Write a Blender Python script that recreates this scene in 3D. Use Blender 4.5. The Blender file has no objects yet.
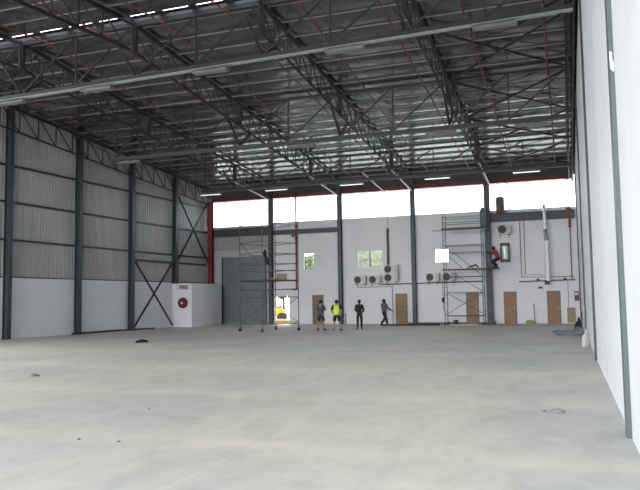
import bpy, bmesh, math, random
from mathutils import Vector, Matrix
random.seed(7)
SC = bpy.context.scene
COL = SC.collection

# ------------------------------------------------------------------ camera
YAW, PIT, ROL, FPX, CAMH = -0.341, 0.0783, -0.015, 694.83, 1.72
cy, sy, cp, sp = math.cos(YAW), math.sin(YAW), math.cos(PIT), math.sin(PIT)
fw = Vector((sy * cp, cy * cp, sp)); rt = Vector((cy, -sy, 0)); up = rt.cross(fw)
c_, s_ = math.cos(ROL), math.sin(ROL)
R2 = c_ * rt + s_ * up; U2 = -s_ * rt + c_ * up
cam = bpy.data.objects.new('camera', bpy.data.cameras.new('camera')); COL.objects.link(cam)
cam.matrix_world = Matrix(((R2.x, U2.x, -fw.x, 0), (R2.y, U2.y, -fw.y, 0), (R2.z, U2.z, -fw.z, CAMH), (0, 0, 0, 1)))
cam.data.sensor_fit = 'HORIZONTAL'; cam.data.sensor_width = 36.0
cam.data.lens = 36.0 * FPX / 640.0
cam.data.clip_start = 0.05; cam.data.clip_end = 500
SC.camera = cam

# ------------------------------------------------------------------ sky, sun, exposure
SKY = 6.3
W = bpy.data.worlds.new('overcast_sky'); SC.world = W; W.use_nodes = True
bg = W.node_tree.nodes['Background']
bg.inputs[0].default_value = (0.93, 0.965, 1.0, 1); bg.inputs[1].default_value = SKY
sun = bpy.data.objects.new('hazy_sun', bpy.data.lights.new('hazy_sun', 'SUN')); COL.objects.link(sun)
sun.data.energy = 2.0; sun.data.angle = math.radians(40); sun.data.color = (1.0, 0.985, 0.95)
SUN_EL, SUN_AZ = math.radians(9), math.radians(8)     # comes in through the open end behind the camera, from its left
sdir = Vector((math.sin(SUN_AZ) * math.cos(SUN_EL), math.cos(SUN_AZ) * math.cos(SUN_EL), -math.sin(SUN_EL)))
sun.rotation_euler = sdir.to_track_quat('-Z', 'Y').to_euler()
SC.view_settings.view_transform = 'Standard'; SC.view_settings.look = 'None'
SC.view_settings.gamma = 1.0; SC.view_settings.use_curve_mapping = False
SC.view_settings.exposure = 0.0
SC.cycles.max_bounces = 10; SC.cycles.diffuse_bounces = 6; SC.cycles.transparent_max_bounces = 12
SC.cycles.sample_clamp_indirect = 8

# ------------------------------------------------------------------ materials
def mat(name, col, rough=0.6, metal=0.0, col2=None, scale=3.0, bump=0.0, bscale=None, contrast=(0.35, 0.65), spec=0.5, detail=4):
    m = bpy.data.materials.new(name); m.use_nodes = True
    nt = m.node_tree; b = nt.nodes['Principled BSDF']
    b.inputs['Base Color'].default_value = (*col, 1); b.inputs['Roughness'].default_value = rough
    b.inputs['Metallic'].default_value = metal; b.inputs['Specular IOR Level'].default_value = spec
    tc = nt.nodes.new('ShaderNodeTexCoord')
    if col2 is None: col2 = tuple(c * 0.86 for c in col)
    n = nt.nodes.new('ShaderNodeTexNoise'); n.inputs['Scale'].default_value = scale; n.inputs['Detail'].default_value = detail
    nt.links.new(tc.outputs['Object'], n.inputs['Vector'])
    r = nt.nodes.new('ShaderNodeValToRGB')
    r.color_ramp.elements[0].position = contrast[0]; r.color_ramp.elements[1].position = contrast[1]
    r.color_ramp.elements[0].color = (*col, 1); r.color_ramp.elements[1].color = (*col2, 1)
    nt.links.new(n.outputs['Fac'], r.inputs['Fac']); nt.links.new(r.outputs['Color'], b.inputs['Base Color'])
    if bump:
        n2 = nt.nodes.new('ShaderNodeTexNoise'); n2.inputs['Scale'].default_value = bscale or scale * 6; n2.inputs['Detail'].default_value = 3
        nt.links.new(tc.outputs['Object'], n2.inputs['Vector'])
        bp = nt.nodes.new('ShaderNodeBump'); bp.inputs['Strength'].default_value = bump; bp.inputs['Distance'].default_value = 0.05
        nt.links.new(n2.outputs['Fac'], bp.inputs['Height']); nt.links.new(bp.outputs['Normal'], b.inputs['Normal'])
    return m

M = {}
M['white_wall'] = mat('white_paint', (0.72, 0.725, 0.75), 0.7, col2=(0.67, 0.675, 0.70), scale=0.6)
M['block_wall'] = mat('bagged_block_paint', (0.80, 0.80, 0.83), 0.75, col2=(0.76, 0.76, 0.79), scale=0.7, bump=0.1, bscale=12)
M['panel'] = mat('tilt_up_panel', (0.645, 0.66, 0.685), 0.65, col2=(0.605, 0.62, 0.645), scale=0.9)
M['cladding'] = mat('wall_sheeting', (0.46, 0.465, 0.455), 0.5, 0.1, col2=(0.39, 0.395, 0.385), scale=0.35)
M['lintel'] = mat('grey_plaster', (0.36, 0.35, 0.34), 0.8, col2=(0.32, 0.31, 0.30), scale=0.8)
M['lintel_pale'] = mat('pale_grey_plaster', (0.48, 0.48, 0.49), 0.8, scale=0.8)
M['fascia'] = mat('fascia_sheeting', (0.10, 0.095, 0.095), 0.7, col2=(0.08, 0.075, 0.075), scale=1)
M['foil'] = mat('roof_foil', (0.205, 0.213, 0.222), 0.17, 0.8, col2=(0.185, 0.193, 0.20), scale=0.25)
M['steel'] = mat('charcoal_steel', (0.020, 0.023, 0.028), 0.5, 0.0, col2=(0.016, 0.018, 0.023), scale=2)
M['column'] = mat('blue_grey_steel', (0.046, 0.054, 0.066), 0.5, 0.0, col2=(0.04, 0.046, 0.057), scale=2)
M['strip'] = mat('green_grey_steel', (0.085, 0.115, 0.12), 0.5, 0.0, col2=(0.075, 0.10, 0.105), scale=2)
M['galv'] = mat('galvanised_steel', (0.34, 0.37, 0.375), 0.45, 0.35, col2=(0.29, 0.32, 0.325), scale=4)
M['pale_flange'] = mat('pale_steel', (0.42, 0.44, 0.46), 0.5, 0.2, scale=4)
M['red'] = mat('red_oxide_paint', (0.21, 0.02, 0.028), 0.45, col2=(0.18, 0.017, 0.024), scale=4)
M['red_pipe'] = mat('red_pipe_paint', (0.26, 0.035, 0.035), 0.5, col2=(0.2, 0.03, 0.03), scale=4)
M['copper'] = mat('brown_pipe', (0.20, 0.09, 0.07), 0.5, scale=4)
M['door'] = mat('brown_door', (0.25, 0.145, 0.075), 0.55, col2=(0.22, 0.125, 0.062), scale=1.5)
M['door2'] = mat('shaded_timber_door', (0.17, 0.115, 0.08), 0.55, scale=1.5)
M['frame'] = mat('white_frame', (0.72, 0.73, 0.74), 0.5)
M['dark_frame'] = mat('dark_frame', (0.10, 0.10, 0.11), 0.5)
M['roller'] = mat('roller_shutter_grey', (0.19, 0.21, 0.23), 0.5, 0.1, col2=(0.17, 0.19, 0.21), scale=1.0)
M['ac'] = mat('ac_casing', (0.62, 0.62, 0.60), 0.5)
M['ac_side'] = mat('ac_side_casing', (0.50, 0.50, 0.47), 0.5)
M['black'] = mat('black_plastic', (0.018, 0.018, 0.02), 0.5)
M['darkgrey'] = mat('dark_grey', (0.06, 0.06, 0.065), 0.6)
M['rubber'] = mat('rubber', (0.02, 0.02, 0.022), 0.8)
M['scaf'] = mat('scaffold_tube', (0.14, 0.147, 0.155), 0.5, 0.3, scale=6)
M['plank'] = mat('scaffold_plank', (0.085, 0.075, 0.065), 0.8, col2=(0.06, 0.055, 0.05), scale=3)
M['silver'] = mat('bright_aluminium', (0.93, 0.94, 0.95), 0.3, 0.35, col2=(0.84, 0.85, 0.86), scale=5, bump=0.3, bscale=14)
M['drum'] = mat('brown_plastic_tank', (0.12, 0.085, 0.06), 0.55, scale=3)
M['carton'] = mat('cardboard', (0.33, 0.26, 0.16), 0.8, scale=5)
M['ochre'] = mat('ochre_sack', (0.30, 0.25, 0.14), 0.85, scale=6)
M['sack'] = mat('pale_sack', (0.55, 0.54, 0.50), 0.8, scale=6, bump=0.3)
M['bluesteel'] = mat('blue_grey_paint', (0.11, 0.135, 0.165), 0.5)
M['yellow'] = mat('machine_yellow', (0.85, 0.58, 0.02), 0.4)
M['orange_soil'] = mat('orange_soil', (0.42, 0.22, 0.09), 0.9, scale=2)
M['leaf'] = mat('leaf_green', (0.085, 0.125, 0.03), 0.8, col2=(0.14, 0.165, 0.06), scale=3, spec=0.1)
M['bark'] = mat('bark', (0.12, 0.085, 0.06), 0.9)
def lamp_mat():
    m = mat('lit_tube_diffuser', (0.8, 0.8, 0.8), 0.4); b = m.node_tree.nodes['Principled BSDF']
    b.inputs['Emission Color'].default_value = (1, 1, 1, 1); b.inputs['Emission Strength'].default_value = 0.9; return m
M['lit'] = lamp_mat()
M['blind'] = mat('grey_window_blind', (0.72, 0.73, 0.74), 0.8)
M['grey_scrap'] = mat('grey_plastic_scrap', (0.24, 0.24, 0.23), 0.7)
M['ground'] = mat('yard_ground', (0.32, 0.29, 0.24), 0.9, scale=0.5)
M['skin_dark'] = mat('dark_skin', (0.07, 0.04, 0.028), 0.55)
M['skin'] = mat('tanned_skin', (0.32, 0.17, 0.12), 0.55)
M['hair'] = mat('dark_hair', (0.012, 0.010, 0.009), 0.7)
M['blue_shirt'] = mat('blue_shirt_cloth', (0.05, 0.062, 0.105), 0.85, scale=8)
M['navy'] = mat('navy_cloth', (0.016, 0.018, 0.03), 0.85, scale=8)
M['blackcloth'] = mat('black_cloth', (0.012, 0.012, 0.014), 0.9, scale=8)
M['hivis'] = mat('hi_vis_yellow', (0.62, 0.72, 0.03), 0.7, scale=8)
M['reflect'] = mat('reflective_band', (0.62, 0.66, 0.45), 0.35, scale=8)
M['khaki'] = mat('khaki_grey_cloth', (0.12, 0.11, 0.095), 0.85, scale=8)
M['red_shirt'] = mat('red_shirt_cloth', (0.34, 0.04, 0.045), 0.85, scale=8)
M['diffuser'] = mat('white_fitting_enamel', (0.20, 0.21, 0.205), 0.5, scale=4)
M['socket'] = mat('white_plastic', (0.85, 0.85, 0.85), 0.4)

def floor_mat():
    m = bpy.data.materials.new('power_floated_concrete'); m.use_nodes = True
    nt = m.node_tree; N = nt.nodes; L = nt.links; b = N['Principled BSDF']
    tc = N.new('ShaderNodeTexCoord')
    def noise(scale, detail, stretch=None, rot=0.0):
        n = N.new('ShaderNodeTexNoise'); n.inputs['Scale'].default_value = scale; n.inputs['Detail'].default_value = detail; n.inputs['Roughness'].default_value = 0.6
        mp = N.new('ShaderNodeMapping'); mp.inputs['Rotation'].default_value = (0, 0, rot)
        if stretch: mp.inputs['Scale'].default_value = stretch
        L.new(tc.outputs['Object'], mp.inputs['Vector']); L.new(mp.outputs['Vector'], n.inputs['Vector'])
        return n
    def ramp(src, p0, p1, c0, c1):
        r = N.new('ShaderNodeValToRGB'); e = r.color_ramp.elements
        e[0].position, e[1].position = p0, p1; e[0].color = (*c0, 1); e[1].color = (*c1, 1)
        L.new(src, r.inputs['Fac']); return r
    base = ramp(noise(0.35, 8).outputs['Fac'], 0.35, 0.68, FLOOR_A, FLOOR_B)
    dust = ramp(noise(0.22, 6, (1.0, 0.35, 1), 0.5).outputs['Fac'], 0.45, 0.62, (0, 0, 0), (0.8, 0.8, 0.8))
    fine = ramp(noise(3.5, 8).outputs['Fac'], 0.3, 0.75, (0.93, 0.93, 0.93), (1.06, 1.06, 1.06))
    mx = N.new('ShaderNodeMix'); mx.data_type = 'RGBA'
    L.new(dust.outputs['Color'], mx.inputs[0]); L.new(base.outputs['Color'], mx.inputs[6]); mx.inputs[7].default_value = (*FLOOR_DUST, 1)
    mu = N.new('ShaderNodeMix'); mu.data_type = 'RGBA'; mu.blend_type = 'MULTIPLY'; mu.inputs[0].default_value = 1
    L.new(mx.outputs[2], mu.inputs[6]); L.new(fine.outputs['Color'], mu.inputs[7])
    # trodden cement dust along the construction joints, and trowel scuffs
    sep = N.new('ShaderNodeSeparateXYZ'); L.new(tc.outputs['Object'], sep.inputs[0])
    def mth(op, a, bb=None):
        q = N.new('ShaderNodeMath'); q.operation = op
        for k, v in ((0, a), (1, bb)):
            if v is None: continue
            if isinstance(v, (int, float)): q.inputs[k].default_value = v
            else: L.new(v, q.inputs[k])
        return q.outputs[0]
    wob = mth('MULTIPLY', mth('SUBTRACT', noise(0.9, 5).outputs['Fac'], 0.5), 0.9)
    patch = ramp(noise(0.45, 4).outputs['Fac'], 0.38, 0.62, (0.15, 0.15, 0.15), (1, 1, 1)).outputs['Color']
    def band(coord, c, w, k):
        d = mth('ABSOLUTE', mth('ADD', mth('SUBTRACT', coord, c), wob))
        return mth('MULTIPLY', mth('MAXIMUM', mth('SUBTRACT', 1.0, mth('DIVIDE', d, w)), 0.0), k)
    tot = mth('ADD', mth('ADD', band(sep.outputs[1], 7.7, 0.5, 0.7), band(sep.outputs[1], 11.75, 0.75, 0.9)), mth('ADD', band(sep.outputs[1], 16.3, 1.0, 0.8), band(sep.outputs[1], 21.4, 1.1, 0.5)))
    line = mth('ABSOLUTE', mth('ADD', mth('ADD', sep.outputs[0], 3.58), mth('MULTIPLY', wob, 0.05)))
    line = mth('MULTIPLY', mth('MAXIMUM', mth('SUBTRACT', 1.0, mth('DIVIDE', line, 0.06)), 0.0), 0.5)
    pm = mth('MINIMUM', mth('ADD', mth('MULTIPLY', tot, patch), mth('MULTIPLY', line, patch)), 1.0)
    m3 = N.new('ShaderNodeMix'); m3.data_type = 'RGBA'; L.new(pm, m3.inputs[0]); L.new(mu.outputs[2], m3.inputs[6]); m3.inputs[7].default_value = (0.68, 0.635, 0.52, 1)
    scuff = ramp(noise(2.2, 10, (1.0, 0.45, 1), 0.9).outputs['Fac'], 0.36, 0.52, (0.90, 0.90, 0.905), (1, 1, 1))
    m4 = N.new('ShaderNodeMix'); m4.data_type = 'RGBA'; m4.blend_type = 'MULTIPLY'; m4.inputs[0].default_value = 1
    L.new(m3.outputs[2], m4.inputs[6]); L.new(scuff.outputs['Color'], m4.inputs[7])
    L.new(m4.outputs[2], b.inputs['Base Color'])
    b.inputs['Roughness'].default_value = 0.55; b.inputs['Specular IOR Level'].default_value = 0.3
    return m
FLOOR_A, FLOOR_B, FLOOR_DUST = (0.56, 0.555, 0.525), (0.44, 0.44, 0.425), (0.62, 0.585, 0.49)
M['floor'] = floor_mat()

def glass_mat(name, tint, trans):
    m = bpy.data.materials.new(name); m.use_nodes = True
    nt = m.node_tree; N = nt.nodes; L = nt.links
    for n in list(N): N.remove(n)
    out = N.new('ShaderNodeOutputMaterial'); t = N.new('ShaderNodeBsdfTransparent'); t.inputs[0].default_value = (*tint, 1)
    g = N.new('ShaderNodeBsdfGlossy'); g.inputs['Roughness'].default_value = 0.05
    d = N.new('ShaderNodeBsdfTranslucent'); d.inputs[0].default_value = (*tint, 1)
    m1 = N.new('ShaderNodeMixShader'); m1.inputs[0].default_value = trans; L.new(t.outputs[0], m1.inputs[1]); L.new(d.outputs[0], m1.inputs[2])
    m2 = N.new('ShaderNodeMixShader'); m2.inputs[0].default_value = 0.02; L.new(m1.outputs[0], m2.inputs[1]); L.new(g.outputs[0], m2.inputs[2])
    L.new(m2.outputs[0], out.inputs[0]); return m
M['glass'] = glass_mat('window_glass', (0.95, 0.97, 0.97), 0.01)
M['clerestory'] = glass_mat('clerestory_sheet', (0.96, 0.98, 1.0), 0.25)

# ------------------------------------------------------------------ mesh helpers
class MB:
    def __init__(s): s.v = []; s.f = []
    def add(s, vs, fs):
        o = len(s.v); s.v += [tuple(v) for v in vs]; s.f += [tuple(i + o for i in f) for f in fs]; return s
    def box(s, x0, x1, y0, y1, z0, z1):
        vs = [(x, y, z) for z in (z0, z1) for y in (y0, y1) for x in (x0, x1)]
        return s.add(vs, [(0, 2, 3, 1), (4, 5, 7, 6), (0, 1, 5, 4), (2, 6, 7, 3), (0, 4, 6, 2), (1, 3, 7, 5)])
    def bar(s, p, q, w, h=None, hint=(0, 0, 1)):
        p = Vector(p); q = Vector(q); h = h or w; d = (q - p).normalized(); u = Vector(hint)
        if abs(d.dot(u)) > 0.98: u = Vector((0, 1, 0)) if abs(d.y) < 0.9 else Vector((1, 0, 0))
        sd = d.cross(u).normalized(); u = sd.cross(d)
        vs = []
        for e in (p, q):
            for a, b in ((-1, -1), (1, -1), (1, 1), (-1, 1)): vs.append(e + sd * (a * w / 2) + u * (b * h / 2))
        return s.add(vs, [(3, 2, 1, 0), (4, 5, 6, 7), (0, 1, 5, 4), (1, 2, 6, 5), (2, 3, 7, 6), (3, 0, 4, 7)])
    def ibeam(s, p, q, w, h, tf=0.016, tw=0.011, hint=(0, 0, 1)):
        p = Vector(p); q = Vector(q); d = (q - p).normalized(); u = Vector(hint)
        if abs(d.dot(u)) > 0.98: u = Vector((0, 1, 0))
        sd = d.cross(u).normalized(); u = sd.cross(d)
        for k in (-1, 1): s.bar(p + u * k * (h / 2 - tf / 2), q + u * k * (h / 2 - tf / 2), w, tf, u)
        return s.bar(p, q, tw, h - 2 * tf, u)
    def tube(s, pts, r, n=8):
        pts = [Vector(p) for p in pts]; rings = []; prev = None
        rs = r if isinstance(r, (list, tuple)) else [r] * len(pts)
        for i, p in enumerate(pts):
            d = (pts[min(i + 1, len(pts) - 1)] - pts[max(i - 1, 0)]).normalized()
            if prev is None:
                u = Vector((0, 0, 1)) if abs(d.z) < 0.9 else Vector((1, 0, 0))
            else: u = prev
            sd = d.cross(u).normalized(); u = sd.cross(d).normalized(); prev = u
            rings.append([p + (sd * math.cos(2 * math.pi * k / n) + u * math.sin(2 * math.pi * k / n)) * rs[i] for k in range(n)])
        vs = [v for rg in rings for v in rg]; fs = []
        for i in range(len(rings) - 1):
            for k in range(n): fs.append((i * n + k, i * n + (k + 1) % n, (i + 1) * n + (k + 1) % n, (i + 1) * n + k))
        fs.append(tuple(reversed(range(n)))); o = (len(rings) - 1) * n; fs.append(tuple(o + k for k in range(n)))
        return s.add(vs, fs)
    def lathe(s, prof, n=20, o=(0, 0, 0), axis='z'):
        vs = []; fs = []
        for r, z in prof:
            for k in range(n):
                a = 2 * math.pi * k / n; x, y = r * math.cos(a), r * math.sin(a)
                p = (x, y, z) if axis == 'z' else ((x, z, y) if axis == 'y' else (z, x, y))
                vs.append((p[0] + o[0], p[1] + o[1], p[2] + o[2]))
        for i in range(len(prof) - 1):
            for k in range(n): fs.append((i * n + k, i * n + (k + 1) % n, (i + 1) * n + (k + 1) % n, (i + 1) * n + k))
        fs.append(tuple(range(n))); fs.append(tuple((len(prof) - 1) * n + k for k in range(n)))
        return s.add(vs, fs)
    def prism(s, poly, axis, a0, a1):
        n = len(poly); vs = []
        for a in (a0, a1):
            for u, v in poly: vs.append({'x': (a, u, v), 'y': (u, a, v), 'z': (u, v, a)}[axis])
        fs = [tuple(range(n)), tuple(reversed(range(n, 2 * n)))] + [(i, n + i, n + (i + 1) % n, (i + 1) % n) for i in range(n)]
        return s.add(vs, fs)
    def build(s, name, m, parent=None, smooth=False, bevel=0):
        me = bpy.data.meshes.new(name); me.from_pydata(s.v, [], s.f); me.update()
        bm = bmesh.new(); bm.from_mesh(me); bmesh.ops.recalc_face_normals(bm, faces=bm.faces)
        if bevel: bmesh.ops.bevel(bm, geom=bm.edges[:], offset=bevel, segments=2, affect='EDGES')
        bm.to_mesh(me); bm.free()
        if smooth:
            for p in me.polygons: p.use_smooth = True
        me.materials.append(M[m] if isinstance(m, str) else m)
        o = bpy.data.objects.new(name, me); COL.objects.link(o)
        if parent: put(o, parent)
        return o

def put(o, parent):
    o.parent = parent
    o.matrix_parent_inverse = Matrix.Identity(4)
    w = parent
    off = Vector((0, 0, 0))
    if parent.get('_w') is not None: pass
def tag(o, label, cat, group=None):
    o['label'] = label; o['category'] = cat
    if group: o['group'] = group
    return o
def thing(name, label, cat, loc=(0, 0, 0), rotz=0.0, group=None):
    o = bpy.data.objects.new(name, None); COL.objects.link(o); o.empty_display_size = 0.2
    o.location = loc; o.rotation_euler = (0, 0, rotz)
    return tag(o, label, cat, group)
def struct(o): o['kind'] = 'structure'; return o
def copy_tree(o, parent=None):
    c = o.copy(); COL.objects.link(c)
    if parent: c.parent = parent
    for ch in list(o.children): copy_tree(ch, c)
    return c

# ------------------------------------------------------------------ layout constants (metres; X along the back wall, Y depth)
XR, YB = 0.66, 46.16
def XL(y): return -25.30 + 0.0479 * (y - 45.0)
BACKX = [-20.1, -14.85, -9.67, -4.75]
LEFTY = [22.40, 27.13, 32.09, 36.81, 41.56, 45.75]
def roof(y): return 12.05 - 0.0815 * (y - 21.5)        # rafter top-chord line
RIDGE = 21.3
BOXTOP = 2.95

# ================================================================== SETTING
g = MB().box(-120, 120, -80, 160, -0.6, -0.12).build('ground', 'ground'); struct(g)
f = MB().box(-27.4, 0.95, -8, YB + 0.3, -0.12, 0.0).build('floor', 'floor'); struct(f)

# right wall: tilt-up panels with open joints, closed behind by a backing
wr = MB().box(XR + 0.16, XR + 0.24, -8, YB + 0.3, 0, 12.6).build('wall_right', 'panel'); struct(wr)
edges = [-8, -0.9, 4.2, 9.5, 14.59, 20.15, 25.4, 30.6, 35.8, 41.0, YB + 0.25]
for a, b in zip(edges, edges[1:]):
    MB().box(XR, XR + 0.158, a + (0.088 if 14 < a < 15 or 25 < a < 26 else 0.012), b - 0.012, 0.0, 12.55).build('wall_panel', 'panel', wr)

for yj in (14.60, 25.41): MB().box(XR + 0.02, XR + 0.155, yj - 0.012, yj + 0.085, 0.0, 12.5).build('panel_joint', 'darkgrey', wr)
# left wall: painted masonry below, corrugated sheeting above
mb = MB()
def lbox(mb, y0, y1, o0, o1, z0, z1):
    vs = [(XL(y) + o, y, z) for z in (z0, z1) for y in (y0, y1) for o in (o0, o1)]
    return mb.add(vs, [(0, 2, 3, 1), (4, 5, 7, 6), (0, 1, 5, 4), (2, 6, 7, 3), (0, 4, 6, 2), (1, 3, 7, 5)])
LY0, LY1 = 20.0, YB + 0.25
lbox(mb, LY0, LY1, -0.22, 0.0, 0, 3.03)
wl = mb.build('wall_left', 'block_wall'); struct(wl)
vs = []; fs = []; y = LY0; k = 0
prof = [(0.0, 0.0), (0.07, 0.0), (0.10, 0.055), (0.17, 0.055)]
ys = []
while y < LY1:
    for dy, o in prof:
        if y + dy < LY1: ys.append((y + dy, o))
    y += 0.20
for yy, o in ys:
    for z in (3.03, 11.6): vs.append((XL(yy) - 0.20 + o, yy, z if z < 5 else roof(max(yy, RIDGE)) + 0.35))
for i in range(len(ys) - 1): fs.append((2 * i, 2 * i + 1, 2 * i + 3, 2 * i + 2))
MB().add(vs, fs).build('wall_cladding', 'cladding', wl)
mb = MB(); lbox(mb, LY0, LY1, -0.16, 0.0, 3.03, 3.09); mb.build('wall_capping', 'column', wl)

# back wall: white, cut round the real openings
def wall_with_holes(x0, x1, z0, z1, holes, y0, y1):
    xs = sorted({x0, x1, *[h[0] for h in holes], *[h[1] for h in holes]}); zs = sorted({z0, z1, *[h[2] for h in holes], *[h[3] for h in holes]})
    mb = MB()
    for a, b in zip(xs, xs[1:]):
        run = None
        for c, d in zip(zs, zs[1:]):
            mx, mz = (a + b) / 2, (c + d) / 2
            if not any(h[0] < mx < h[1] and h[2] < mz < h[3] for h in holes): mb.box(a, b, y0, y1, c, d)
    return mb
SILL, GTOP = 7.29, 9.10
WINS = [(-17.64, -16.02, 3.86, 5.04), (-13.63, -11.87, 3.82, 5.06), (-8.28, -7.32, 4.03, 4.98)]
GAP = (-19.95, -18.72, -0.01, 2.05)
wb = wall_with_holes(-20.25, XR + 0.15, 0, SILL, WINS + [GAP], YB, YB + 0.22).build('wall_back', 'white_wall'); struct(wb)
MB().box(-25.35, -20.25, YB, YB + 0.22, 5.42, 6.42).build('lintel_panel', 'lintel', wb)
MB().box(-25.35, -20.25, YB + 0.02, YB + 0.22, 4.93, 5.42).build('lintel_band', 'lintel_pale', wb)
MB().box(-25.35, -24.12, YB, YB + 0.22, 0, 4.93).build('jamb_panel', 'lintel_pale', wb)
MB().box(-20.54, -20.25, YB, YB + 0.22, 0, 4.93).build('jamb_panel', 'lintel_pale', wb)
MB().box(-25.6, -25.0, YB + 0.02, YB + 0.22, SILL, 9.5).build('corner_panel', 'lintel', wb)
MB().box(-25.35, -20.25, YB + 0.02, YB + 0.22, 6.42, 7.15).build('sill_panel', 'lintel', wb)
mb = MB(); z = 9.42
for i in range(0, 262):
    xx = -25.4 + i * 0.1
    mb.box(xx, xx + 0.055, YB + 0.02, YB + 0.06, 9.36, 10.45); mb.box(xx + 0.055, xx + 0.1, YB + 0.05, YB + 0.09, 9.36, 10.45)
mb.build('fascia_cladding', 'fascia', wb)

# clerestory glazing: one window per bay
bays = [(-25.0, -20.2), (-20.0, -14.95), (-14.75, -9.77), (-9.57, -4.85), (-4.65, 0.62)]
for i, (a, b) in enumerate(bays):
    w = MB(); z0 = SILL if i else 7.16
    w.box(a, b, YB + 0.05, YB + 0.11, z0, z0 + 0.05).box(a, b, YB + 0.05, YB + 0.11, GTOP - 0.05, GTOP).box(a, a + 0.04, YB + 0.05, YB + 0.11, z0 + 0.05, GTOP - 0.05).box(b - 0.04, b, YB + 0.05, YB + 0.11, z0 + 0.05, GTOP - 0.05)
    fr = w.build('window_%d' % (i + 1), 'frame'); struct(fr)
    MB().box(a + 0.04, b - 0.04, YB + 0.075, YB + 0.083, z0 + 0.05, GTOP - 0.05).build('window_pane', 'clerestory', fr)
    MB().box(a + 0.04, b - 0.04, YB + 0.03, YB + 0.07, 8.17, 8.20).build('window_transom', 'galv', fr)
# small windows
for i, (x0, x1, z0, z1) in enumerate(WINS):
    t = 0.05; w = MB(); ya, yb_ = YB + 0.04, YB + 0.10
    w.box(x0, x1, ya, yb_, z0, z0 + t).box(x0, x1, ya, yb_, z1 - t, z1).box(x0, x0 + t, ya, yb_, z0 + t, z1 - t).box(x1 - t, x1, ya, yb_, z0 + t, z1 - t)
    fr = w.build('window_%d' % (i + 6), 'frame'); struct(fr)
    xm = (x0 + x1) / 2
    MB().box(xm - 0.03, xm + 0.03, ya, yb_, z0 + t, z1 - t).build('window_mullion', 'frame' if i != 1 else 'darkgrey', fr)
    MB().box(x0 + t, xm - 0.03, YB + 0.066, YB + 0.072, z0 + t, z1 - t).build('window_pane', 'glass', fr)
    MB().box(xm + 0.03, x1 - t, YB + 0.066, YB + 0.072, z0 + t, z1 - t).build('window_pane', 'glass', fr)
    if i == 0: MB().box(xm + 0.03, x1 - t, YB + 0.045, YB + 0.06, z0 + t, z1 - t).build('window_blind', 'blind', fr)
    if i == 2: MB().box(x0 + t, x1 - t, YB + 0.04, YB + 0.06, (z0 + z1) / 2 - 0.03, (z0 + z1) / 2 + 0.03).build('window_transom', 'frame', fr)
# doors
DOORS = [(-17.00, -16.17), (-11.01, -10.20), (-6.29, -5.49), (-3.90, -3.11), (-1.26, -0.46)]
for i, (x0, x1) in enumerate(DOORS):
    d = MB().box(x0 + 0.05, x1 - 0.05, YB - 0.05, YB - 0.005, 0.01, 1.99).build('door_%d' % (i + 1), 'door2' if i == 0 else 'door'); struct(d)
    w = MB().box(x0, x0 + 0.05, YB - 0.06, YB, 0, 2.04).box(x1 - 0.05, x1, YB - 0.06, YB, 0, 2.04).box(x0 + 0.05, x1 - 0.05, YB - 0.06, YB, 1.99, 2.04)
    w.build('door_frame', 'door2', d)
    h = MB().box(x1 - 0.16, x1 - 0.11, YB - 0.062, YB - 0.05, 0.92, 1.10); h.tube([(x1 - 0.135, YB - 0.06, 1.03), (x1 - 0.135, YB - 0.10, 1.03), (x1 - 0.25, YB - 0.10, 1.03)], 0.009)
    h.build('door_handle', 'galv', d)
# roller shutter door
mb = MB(); z = 0.12; x0, x1 = -24.12, -20.54
while z < 4.93:
    zz = min(z + 0.075, 4.93)
    mb.prism([(YB + 0.03, z), (YB + 0.012, z + 0.02), (YB + 0.012, zz - 0.02), (YB + 0.03, zz), (YB + 0.06, zz), (YB + 0.06, z)], 'x', x0, x1)
    z += 0.075
rd = mb.build('door_6', 'roller'); struct(rd)
MB().box(x0, x1, YB - 0.0, YB + 0.07, 0.0, 0.12).build('bottom_rail', 'galv', rd)
for xx in (x0 - 0.02, x1 - 0.06): MB().box(xx, xx + 0.08, YB - 0.05, YB - 0.001, 0, 4.95).build('guide_rail', 'column', rd)
# frame and reveal of the open service doorway
w = MB().box(GAP[0] - 0.0, GAP[0] + 0.05, YB + 0.02, YB + 0.2, 0, 2.04).box(GAP[1] - 0.05, GAP[1], YB + 0.02, YB + 0.2, 0, 2.04).box(GAP[0] + 0.05, GAP[1] - 0.05, YB + 0.02, YB + 0.2, 2.0, 2.05)
d7 = w.build('door_7', 'frame'); struct(d7)

# skirting along the back wall
bb = MB().box(-10.2, -6.29, YB - 0.05, YB - 0.002, 0, 0.10).box(-5.49, -4.95, YB - 0.05, YB - 0.002, 0, 0.10).build('baseboard_back', 'darkgrey'); struct(bb)

# roof: sagging foil under the sheeting, both slopes, with a ridge vent strip left open
PY = [22.1 + 1.26 * i for i in range(20)]
vs = []; fs = []; rows = []
def deck(y): return roof(y) + 0.20
ylist = [RIDGE + 0.14] + PY + [YB + 0.5]
for a, b in zip(ylist, ylist[1:]):
    for k in range(8):
        t = k / 8; yy = a + (b - a) * t
        rows.append((yy, deck(yy) - 0.05 * 4 * t * (1 - t)))
rows.append((YB + 0.5, deck(YB + 0.5)))
nx = 28
for yy, zz in rows:
    for i in range(nx + 1): vs.append((-26.9 + i * (27.65 / nx), yy, zz))
for r in range(len(rows) - 1):
    for i in range(nx): fs.append((r * (nx + 1) + i, r * (nx + 1) + i + 1, (r + 1) * (nx + 1) + i + 1, (r + 1) * (nx + 1) + i))
top = [(x, y, z + 0.12) for x, y, z in vs]
mb = MB().add(vs, fs); mb.add(top, fs)
ceil = mb.build('ceiling', 'foil', smooth=True); struct(ceil)
NEAR_END = -5.0
def nroof(y): return roof(2 * RIDGE - y)
rows = []; ylist = [RIDGE - 0.14 - 1.26 * i for i in range(0, 30)]; ylist = [v for v in ylist if v > NEAR_END]
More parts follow.
